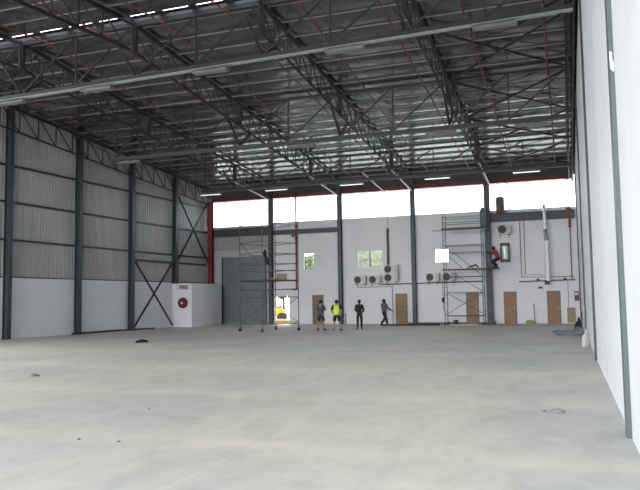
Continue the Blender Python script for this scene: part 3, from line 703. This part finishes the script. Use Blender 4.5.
# things on the left scaffold
def on_scaf(x, y): 
    a = math.radians(60); return (-15.55 + x * math.cos(a) - y * math.sin(a), 34.38 + x * math.sin(a) + y * math.cos(a))
bx, by = on_scaf(1.75, 0.55)
o = MB().box(-0.26, 0.26, -0.2, 0.2, 0, 0.34).build('carton', 'carton', bevel=0.015); o.location = (bx, by, 2.851); o.rotation_euler = (0, 0, math.radians(35)); tag(o, 'brown box on the deck of the left scaffold', 'box')
bx, by = on_scaf(1.15, 0.5)
o = MB().prism([(-0.2, 0), (0.2, 0), (0.16, 0.09), (0.05, 0.14), (-0.14, 0.1)], 'y', -0.1, 0.1).build('tool_bag', 'carton', bevel=0.02); o.location = (bx, by, 2.851); o.rotation_euler = (0, 0, math.radians(35)); tag(o, 'small brown tool bag on scaffold deck beside the brown box', 'bag')
# dark cloth bundle hung on the scaffold
cx, cy2 = on_scaf(0.12, 0.0)
t2 = thing('hanging_jacket', 'black cloth hanging on the left scaffold beside the dark column', 'jacket', (cx + 0.1, cy2, -0.45))
mb = MB()
mb.tube([(0.0, -0.06, 4.90), (-0.02, -0.07, 4.72), (0.02, -0.07, 4.58), (0.05, -0.06, 4.5)], [0.07, 0.10, 0.09, 0.05], 10).tube([(0.05, -0.06, 4.52), (0.10, -0.06, 4.38), (0.14, -0.06, 4.22), (0.12, -0.06, 4.1)], [0.06, 0.12, 0.12, 0.06], 10)
mb.build('cloth', 'blackcloth', t2, smooth=True)

# right scaffold
XA, XB, YA, YC, HB = -7.36, -4.98, 44.1, 45.2, 7.1
t = thing('scaffold_tower', 'tall scaffold tower standing in front of a brown door at back wall', 'scaffold', (XA, YA, 0))
LX, WY = XB - XA, YC - YA
for x in (0, LX):
    for y in (0, WY): tubes(t, 'standard', [((x, y, 0.2), (x, y, HB))]); castor(t, x, y, 0.24)
for z in (0.56, 2.02, 3.03, 4.56, 5.01, 6.45, 6.8): tubes(t, 'ledger', [((0, 0, z), (LX, 0, z)), ((0, WY, z), (LX, WY, z))], 0.021)
for z in [0.35 + 0.5 * i for i in range(14)]: tubes(t, 'ladder_rung', [((0, 0, z), (0, WY, z)), ((LX, 0, z), (LX, WY, z))], 0.016)
tubes(t, 'diagonal_brace', [((0, 0, 0.6), (LX, 0, 2.0)), ((LX, WY, 0.6), (0, WY, 2.0)), ((0, 0, 3.6), (LX, 0, 2.1)), ((0, WY, 5.0), (LX, WY, 3.0)), ((0, 0, 4.6), (LX * 0.5, 0, 3.55))], 0.018)
for z in (3.46, 6.06): MB().box(-0.1, LX + (0.98 if z < 5 else 0.3), 0.03, WY - 0.03, z, z + 0.06).build('platform', 'plank', t)
MB().bar((-0.65, 0.05, 5.98), (LX + 0.35, 0.05, 6.0), 0.05).build('outrigger_tube', 'scaf', t)
# lumps on that scaffold
mb = MB(); mb.tube([(-0.35, 0, 0.05), (-0.1, 0, 0.14), (0.15, 0, 0.22), (0.35, 0, 0.12), (0.3, 0, 0.05)], [0.03, 0.05, 0.05, 0.04, 0.03], 8)
mb.tube([(0.0, 0.1, 0.05), (0.2, 0.1, 0.3), (0.38, 0.1, 0.05)], 0.02, 6)
o = mb.build('hose_coil', 'darkgrey', smooth=True); o.location = (-5.6, 44.5, 3.52); tag(o, 'dark hose lying on the lower deck of the tall scaffold', 'hose')
mb = MB().lathe([(0.0, 0.0), (0.16, 0.02), (0.18, 0.3), (0.18, 1.05), (0.13, 1.22), (0.0, 1.28)], 16)
o = mb.build('plastic_drum', 'bluesteel', smooth=True); o.location = (-4.88, 44.65, 6.12); tag(o, 'blue grey drum standing on the top deck of the tall scaffold', 'drum')
# rope and bucket hanging left of the tall scaffold
t2 = thing('rope_and_weight', 'dark rope with a weight hanging at the left leg of the tall scaffold', 'rope', (-7.42, 43.98, 0))
MB().tube([(0, 0, 2.9), (-0.02, 0, 1.5), (0, 0, 0.9)], 0.016, 6).build('rope', 'black', t2); MB().lathe([(0.03, 1.75), (0.10, 1.68), (0.10, 1.48), (0.03, 1.40)], 10).build('weight', 'black', t2)
mb = MB().box(-7.0, -5.3, 43.6, 43.95, 0.0, 0.05)
o = mb.build('timber_plank', 'sack'); tag(o, 'pale plank lying on the floor under the tall scaffold', 'plank')
o = MB().lathe([(0.0, 0.0), (0.13, 0.0), (0.16, 0.28), (0.16, 0.30), (0.0, 0.30)], 16).build('bucket', 'black', smooth=False); o.location = (-6.75, 44.5, 0.0); tag(o, 'black bucket on the floor beneath the tall scaffold', 'bucket')
o = MB().prism([(-0.3, 0), (0.3, 0), (0.22, 0.18), (0.0, 0.3), (-0.25, 0.16)], 'y', -0.2, 0.2).build('dark_sack', 'darkgrey', bevel=0.03); o.location = (-4.55, 44.6, 0.0); tag(o, 'dark sack on the floor at the right leg of the tall scaffold', 'sack')

# ================================================================== FLOOR ITEMS
def lump(name, loc, r, m, seed, squash=0.35, lb='', cat='debris', rot=0):
    rnd = random.Random(seed); bm = bmesh.new(); bmesh.ops.create_icosphere(bm, subdivisions=3, radius=1)
    ph = [(rnd.uniform(2, 5), rnd.uniform(2, 5), rnd.uniform(0, 6)) for _ in range(5)]
    for v in bm.verts:
        k = 1 + sum(0.10 * math.sin(a * v.co.x + c) * math.cos(b * v.co.y + c) for a, b, c in ph)
        v.co = Vector((v.co.x * r[0] * k, v.co.y * r[1] * k, max(v.co.z, -0.05) * r[2] * k))
    lo = min(v.co.z for v in bm.verts)
    for v in bm.verts: v.co.z -= lo
    me = bpy.data.meshes.new(name); bm.to_mesh(me); bm.free(); me.materials.append(M[m])
    for p in me.polygons: p.use_smooth = True
    o = bpy.data.objects.new(name, me); COL.objects.link(o); o.location = loc; o.rotation_euler = (0, 0, rot); tag(o, lb, cat); return o
lump('black_cloth', (-17.3, 25.7, 0), (0.24, 0.34, 0.11), 'blackcloth', 3, lb='black crumpled cloth on the concrete floor near the left wall', cat='cloth', rot=0.3)
lump('floor_scrap', (-12.06, 13.5, 0), (0.11, 0.07, 0.05), 'drum', 4, lb='small brown scrap on the floor at far left foreground', cat='scrap')
lump('plastic_scrap', (-0.22, 11.0, 0), (0.10, 0.07, 0.055), 'grey_scrap', 5, lb='small grey scrap on the floor near the right wall', cat='scrap')
lump('plastic_scrap', (-0.40, 11.05, 0), (0.035, 0.03, 0.02), 'grey_scrap', 6, lb='tiny grey crumb beside the grey floor scrap near right wall', cat='scrap')
lump('pebble', (-6.45, 9.8, 0), (0.025, 0.025, 0.015), 'grey_scrap', 8, lb='tiny pebble alone on the open floor left of the pale joint line', cat='pebble')
lump('pebble', (-5.9, 7.4, 0), (0.022, 0.02, 0.014), 'darkgrey', 9, lb='tiny dark pebble on the foreground floor, left one of a close pair', cat='pebble')
lump('pebble', (-5.32, 7.42, 0), (0.022, 0.02, 0.012), 'darkgrey', 10, lb='tiny dark pebble on the foreground floor, right one of a close pair', cat='pebble')
o = MB().tube([(XL(31.5) + 0.3, 31.5, 0.05), (XL(33) + 0.45, 33, 0.06), (XL(35) + 0.38, 35, 0.07), (XL(37) + 0.5, 37, 0.06), (XL(38.6) + 0.55, 38.6, 0.05)], 0.05, 8).build('black_hose', 'black', smooth=True); tag(o, 'black pipe lying on the floor along the white left wall', 'pipe')
o = MB().tube([(-11.3, 43.6, 0.045), (-9.5, 43.4, 0.045), (-7.6, 43.5, 0.045)], 0.045, 8).build('black_hose', 'black', smooth=True); tag(o, 'black pipe lying on the floor behind the walking person', 'pipe')
# pallet truck
t = thing('pallet_truck', 'blue grey pallet truck with two wide-set forks on floor at right wall', 'pallet truck', (0.3, 33.4, 0), math.radians(4))
for y in (-1.3, 0.5): 
    MB().prism([(-0.97, 0.04), (-1.02, 0.06), (-0.92, 0.13), (0.05, 0.16), (0.05, 0.08)], 'y', y, y + 0.34).build('fork', 'bluesteel', t)
    MB().lathe([(0.04, 0), (0.04, 0.2)], 12, (-0.8, y + 0.07, 0.04), 'y').build('roller', 'rubber', t)
MB().box(0.02, 0.2, -1.3, 0.84, 0.08, 0.30).build('frame', 'bluesteel', t, bevel=0.02)
MB().lathe([(0.10, 0), (0.10, 0.14)], 16, (0.22, -0.27, 0.10), 'y').build('steer_wheel', 'rubber', t)
MB().tube([(0.18, -0.2, 0.35), (0.22, -0.2, 0.95)], 0.03).tube([(0.22, -0.36, 0.98), (0.22, -0.04, 0.98)], 0.025).build('handle', 'black', t)
# pale sack and black item by the right wall
lump('pale_sack', (0.50, 25.1, 0), (0.115, 0.2, 0.5), 'sack', 11, lb='pale plastic sack leaning against the right wall near the pallet truck', cat='sack')
lump('dark_bag', (0.42, 36.6, 0), (0.16, 0.2, 0.5), 'blackcloth', 12, lb='small black and grey bag on the floor behind the pallet truck', cat='bag')

# ================================================================== OUTSIDE, SEEN THROUGH OPENINGS
t = thing('site_dumper', 'yellow construction machine outside the open service doorway', 'machine', (-23.6, 54.5, -0.12), math.radians(20))
MB().prism([(-1.0, 0.5), (0.9, 0.45), (1.0, 0.95), (0.3, 1.25), (-0.9, 1.1)], 'y', -0.55, 0.55).build('body', 'yellow', t, bevel=0.03)
MB().prism([(-2.0, 0.95), (-1.75, 0.55), (-0.95, 0.55), (-0.8, 1.3), (-1.0, 1.32), (-1.1, 0.75), (-1.65, 0.75), (-1.85, 1.0)], 'y', -0.65, 0.65).build('skip', 'yellow', t)
for x in (-0.75, 0.7):
    for y in (-0.72, 0.48): MB().lathe([(0.15, 0), (0.40, 0.03), (0.40, 0.22), (0.15, 0.25)], 20, (x, y, 0.4), 'y').build('wheel', 'rubber', t)
for y in (-0.5, 0.5): MB().tube([(0.2, y, 1.2), (0.2, y, 1.95), (0.75, y, 1.95)], 0.03).build('roll_bar', 'black', t)
MB().box(0.25, 0.65, -0.25, 0.25, 1.15, 1.3).box(0.55, 0.65, -0.25, 0.25, 1.3, 1.6).build('seat', 'black', t)
lump('soil_heap', (-21.3, 50.5, -0.12), (0.9, 0.6, 0.32), 'orange_soil', 21, lb='low orange soil heap outside the service doorway below the yellow machine', cat='soil heap')
def tree(x, y, crown, rad, lb, n=900, seed=1, trunk=True):
    rnd = random.Random(seed); t = thing('leafy_tree', lb, 'tree', (x, y, -0.12))
    if trunk: MB().tube([(0, 0, 0), (0.08, 0.05, crown * 0.5), (0, 0, crown)], [0.16, 0.12, 0.06], 8).build('trunk', 'bark', t, smooth=True)
    mb = MB()
    for _ in range(n):
        v = Vector((rnd.gauss(0, 1), rnd.gauss(0, 1), rnd.gauss(0, 1))).normalized() * (rnd.random() ** 0.4)
        c = Vector((v.x * rad, v.y * rad, crown + v.z * rad * 0.8)); a = Vector((rnd.gauss(0, 1), rnd.gauss(0, 1), rnd.gauss(0, 1))).normalized(); b = a.orthogonal().normalized()
        s = 0.16 + rnd.random() * 0.12
        mb.add([c - a * s, c + b * s * 0.5, c + a * s, c - b * s * 0.5], [(0, 1, 2, 3)])
    mb.build('foliage', 'leaf', t); return t
tree(-16.3, 58.0, 4.9, 2.3, 'green tree outside seen through the two-pane window above small AC units', seed=5, n=4200)
tree(-21.6, 59.0, 4.6, 1.7, 'green tree outside seen through the window beside the left scaffold', seed=9, n=900)
tree(-23.8, 57.0, 3.2, 1.5, 'green tree outside seen at the top of the open service doorway', seed=6, n=700)

# ================================================================== PEOPLE
def skin_mesh(name, nodes, edges, m, parent, root, sub=1):
    names = list(nodes); bm = bmesh.new(); lay = bm.verts.layers.skin.verify(); bv = {}
    for k in names:
        p, r = nodes[k]; v = bm.verts.new(p); bv[k] = v
        v[lay].radius = r if isinstance(r, tuple) else (r, r); v[lay].use_root = (k == root)
    for a, b in edges: bm.edges.new((bv[a], bv[b]))
    me = bpy.data.meshes.new(name); bm.to_mesh(me); bm.free()
    ob = bpy.data.objects.new('tmp', me); COL.objects.link(ob)
    sk = ob.modifiers.new('s', 'SKIN'); sk.use_smooth_shade = True
    sb = ob.modifiers.new('u', 'SUBSURF'); sb.levels = sub; sb.render_levels = sub
    bpy.context.view_layer.update()
    m2 = bpy.data.meshes.new_from_object(ob.evaluated_get(bpy.context.evaluated_depsgraph_get())); bpy.data.objects.remove(ob); bpy.data.meshes.remove(me)
    m2.materials.clear(); m2.materials.append(M[m])
    for p in m2.polygons: p.use_smooth = True
    o = bpy.data.objects.new(name, m2); COL.objects.link(o); put(o, parent); return o

BASE = dict(pelvis=(0, 0, .94), spine=(0, .01, 1.12), chest=(0, .01, 1.30), neck=(0, -.01, 1.47), jaw=(0, .02, 1.57), skull=(0, .0, 1.66), crown=(0, 0, 1.72), nose=(0, .115, 1.61),
            shL=(-.18, 0, 1.40), shR=(.18, 0, 1.40), elL=(-.24, -.02, 1.12), elR=(.24, -.02, 1.12), wrL=(-.25, .06, .88), wrR=(.25, .06, .88),
            hpL=(-.10, 0, .88), hpR=(.10, 0, .88), knL=(-.13, .02, .49), knR=(.13, .02, .49), anL=(-.15, -.02, .09), anR=(.15, -.02, .09), toL=(-.18, .16, .035), toR=(.18, .16, .035))
RAD = dict(pelvis=(.14, .10), spine=(.13, .095), chest=(.155, .105), neck=.055, jaw=.062, skull=(.082, .095), crown=.06, nose=.015, shL=.062, shR=.062, elL=.042, elR=.042, wrL=.03, wrR=.03,
           hpL=.088, hpR=.088, knL=.058, knR=.058, anL=.042, anR=.042, toL=.035, toR=.035)
EDG = [('pelvis', 'spine'), ('spine', 'chest'), ('chest', 'neck'), ('neck', 'jaw'), ('jaw', 'skull'), ('skull', 'crown'), ('jaw', 'nose'),
       ('chest', 'shL'), ('chest', 'shR'), ('shL', 'elL'), ('shR', 'elR'), ('elL', 'wrL'), ('elR', 'wrR'), ('pelvis', 'hpL'), ('pelvis', 'hpR'), ('hpL', 'knL'), ('hpR', 'knR'),
       ('knL', 'anL'), ('knR', 'anR'), ('anL', 'toL'), ('anR', 'toR')]
def person(label, loc, rotz, pose, skin, top, bottom, short_sleeve=True, shorts=False, scale=0.96, vest=None, shoe='blackcloth', build=1.0):
    t = thing('person', label, 'person', loc, rotz); t.scale = (scale * build, scale * build, scale)
    J = dict(BASE); J.update(pose); V = {k: Vector(v) for k, v in J.items()}
    nodes = {k: (V[k], RAD[k]) for k in J}; ed = list(EDG)
    for s in ('L', 'R'):                                             # hands: palm, four fingers and a thumb
        w, e = V['wr' + s], V['el' + s]; d = (w - e).normalized(); sd = d.cross(Vector((0, 1, 0.2))).normalized(); th = sd.cross(d).normalized()
        pm = w + d * .075; nodes['pm' + s] = (pm, (.036, .016)); ed.append(('wr' + s, 'pm' + s))
        for i, (off, ln) in enumerate(((-.028, .062), (-.009, .075), (.010, .07), (.028, .052))):
            k1, k2 = 'f%d%s' % (i, s), 'g%d%s' % (i, s)
            nodes[k1] = (pm + th * off + d * ln * .6, .009); nodes[k2] = (pm + th * off + d * ln + sd * .02, .008); ed += [('pm' + s, k1), (k1, k2)]
        nodes['t1' + s] = (w + d * .05 + th * .05, .010); nodes['t2' + s] = (w + d * .085 + th * .065, .009); ed += [('wr' + s, 't1' + s), ('t1' + s, 't2' + s)]
    sk = V['skull'];
    for s, a in (('L', -1), ('R', 1)):
        nodes['ear' + s] = (sk + Vector((a * .10, -.005, -.03)), .014); ed.append(('skull', 'ear' + s))
    skin_mesh('body', nodes, ed, skin, t, 'pelvis')
    # hair
    bm = bmesh.new(); bmesh.ops.create_uvsphere(bm, u_segments=20, v_segments=14, radius=1)
    bmesh.ops.delete(bm, geom=[v for v in bm.verts if v.co.y > 0.35 + 0.8 * max(v.co.z, -0.3) or v.co.z < -0.72], context='VERTS')
    bmesh.ops.solidify(bm, geom=bm.faces[:], thickness=0.08)
    for v in bm.verts: v.co = Vector((v.co.x * .096, v.co.y * .108 - .008, v.co.z * .128 + .0)) + sk + Vector((0, 0, -.03))
    hm = bpy.data.meshes.new('hair'); bm.to_mesh(hm); bm.free(); hm.materials.append(M['hair'])
    for p in hm.polygons: p.use_smooth = True
    ho = bpy.data.objects.new('hair', hm); COL.objects.link(ho); put(ho, t)
    # shirt
    g = .022; sn = {}
    for k in ('pelvis', 'spine', 'chest'): sn[k] = (V[k] + Vector((0, 0, -.0)), (RAD[k][0] + g, RAD[k][1] + g))
    sn['hem'] = (V['pelvis'] + (V['pelvis'] - V['spine']).normalized() * .09, (RAD['pelvis'][0] + g, RAD['pelvis'][1] + g)); sn['collar'] = (V['neck'] - Vector((0, 0, .035)), .06); se = [('hem', 'pelvis'), ('pelvis', 'spine'), ('spine', 'chest'), ('chest', 'collar')]
    for s in ('L', 'R'):
        sn['sh' + s] = (V['sh' + s], .062 + g); se.append(('chest', 'sh' + s))
        e = V['sh' + s].lerp(V['el' + s], .85) if short_sleeve else V['el' + s]; sn['el' + s] = (e, .048 + g); se.append(('sh' + s, 'el' + s))
        if not short_sleeve: sn['wr' + s] = (V['el' + s].lerp(V['wr' + s], .93), .034 + g * .8); se.append(('el' + s, 'wr' + s))
    skin_mesh('shirt', sn, se, top, t, 'chest')
    if vest:
        vn = {k: (V[k], (RAD[k][0] + .06, RAD[k][1] + .05)) for k in ('pelvis', 'spine', 'chest')}; vn['top'] = (V['chest'] + Vector((0, 0, .11)), (.13, .09)); vn['hem'] = (V['pelvis'] - Vector((0, 0, .07)), (RAD['pelvis'][0] + .04, RAD['pelvis'][1] + .04)); vn['sl'] = (V['shL'].lerp(V['chest'], .45) + Vector((0, 0, .05)), .085); vn['sr'] = (V['shR'].lerp(V['chest'], .45) + Vector((0, 0, .05)), .085)
        vo = skin_mesh('safety_vest', vn, [('hem', 'pelvis'), ('pelvis', 'spine'), ('spine', 'chest'), ('chest', 'top'), ('top', 'sl'), ('top', 'sr')], vest, t, 'spine')
        MB().lathe([(.172, -.025), (.172, .025)], 20, (0, .01, 1.06)).build('reflective_band', 'reflect', vo)
    # trousers
    tn = {'waist': (V['pelvis'] + Vector((0, 0, .04)), (.15, .112)), 'crotch': (V['pelvis'] - Vector((0, 0, .05)), (.13, .105))}; te = [('waist', 'crotch')]
    for s in ('L', 'R'):
        tn['hp' + s] = (V['hp' + s], .105); tn['kn' + s] = (V['kn' + s], .085 if shorts else .078); te += [('crotch', 'hp' + s), ('hp' + s, 'kn' + s)]
        if not shorts: tn['an' + s] = (V['kn' + s].lerp(V['an' + s], .93), .066); te.append(('kn' + s, 'an' + s))
        else: tn['kn' + s] = (V['kn' + s], .098)
    skin_mesh('shorts' if shorts else 'trousers', tn, te, bottom, t, 'crotch')
    for s in ('L', 'R'):
        skin_mesh('shoe', {'a': (V['an' + s] + Vector((0, -.03, -.01)), .058), 'b': (V['an' + s].lerp(V['to' + s], .55) + Vector((0, 0, .0)), .052), 'c': (V['to' + s] + Vector((0, .02, .002)), .037)}, [('a', 'b'), ('b', 'c')], shoe, t, 'a')
    return t
person('person in blue shirt and dark shorts standing with folded arms, seen from behind', (-13.04, 36.7, 0), math.radians(-8),
       dict(elL=(-.27, .05, 1.14), wrL=(-.05, .20, 1.12), elR=(.27, .05, 1.14), wrR=(.10, .22, 1.16), anL=(-.19, -.02, .09), anR=(.19, -.02, .09), toL=(-.22, .16, .035), toR=(.24, .16, .035), knL=(-.15, .02, .49), knR=(.15, .02, .49)),
       'skin', 'blue_shirt', 'navy', True, True, scale=0.97, build=1.08)
person('person in yellow safety vest and black shorts seen from behind', (-12.0, 36.4, 0), math.radians(4),
       dict(elL=(-.27, -.04, 1.14), wrL=(-.20, .12, .95), elR=(.27, -.04, 1.14), wrR=(.20, .12, .95), anL=(-.17, -.02, .09), anR=(.17, -.02, .09), toL=(-.20, .16, .035), toR=(.22, .16, .035)),
       'skin', 'blackcloth', 'blackcloth', True, True, scale=0.965, vest='hivis', build=1.15)
person('person all in black standing third from left before the back wall', (-11.03, 37.5, 0), math.radians(12),
       dict(elL=(-.24, -.02, 1.13), wrL=(-.12, .18, 1.02), elR=(.25, .0, 1.13), wrR=(.16, .18, 1.0), anL=(-.11, -.02, .09), anR=(.11, -.02, .09), toL=(-.16, .15, .035), toR=(.14, .16, .035), knL=(-.11, .02, .49), knR=(.11, .02, .49)),
       'skin_dark', 'blackcloth', 'blackcloth', False, False, scale=0.965, build=1.0)
person('person in khaki jacket and dark trousers walking towards a brown door', (-11.0, 42.92, 0), math.radians(-42),
       dict(elR=(.34, .0, 1.17), wrR=(.52, .12, 1.0), elL=(-.25, .08, 1.15), wrL=(-.24, .30, 1.02), knL=(-.11, .20, .50), anL=(-.11, .26, .09), toL=(-.12, .45, .035), knR=(.11, -.02, .49), anR=(.11, -.28, .13), toR=(.11, -.12, .035), chest=(0, .03, 1.30)),
       'skin_dark', 'khaki', 'navy', False, False, scale=0.97, build=1.25)
person('person in red shirt and dark trousers crouching on scaffold end by the column', (-4.15, 44.62, 3.52), math.radians(72),
       dict(pelvis=(0, -.12, .62), spine=(0, -.06, .80), chest=(0, .04, .97), neck=(0, .10, 1.12), jaw=(0, .16, 1.20), skull=(0, .15, 1.29), crown=(0, .15, 1.35), nose=(0, .27, 1.24), shL=(-.18, .06, 1.06), shR=(.18, .06, 1.06),
            elL=(-.24, .22, .92), elR=(.24, .22, .92), wrL=(-.16, .42, 1.02), wrR=(.16, .42, 1.02), hpL=(-.10, -.10, .58), hpR=(.10, -.10, .58), knL=(-.15, .20, .44), knR=(.15, .20, .44), anL=(-.14, -.02, .09), anR=(.14, -.02, .09), toL=(-.16, .16, .035), toR=(.16, .16, .035)),
       'skin_dark', 'red_shirt', 'navy', True, False, scale=1.0, build=1.15)

for o in list(bpy.data.objects):
    if o.name.startswith('tmp'): bpy.data.objects.remove(o)
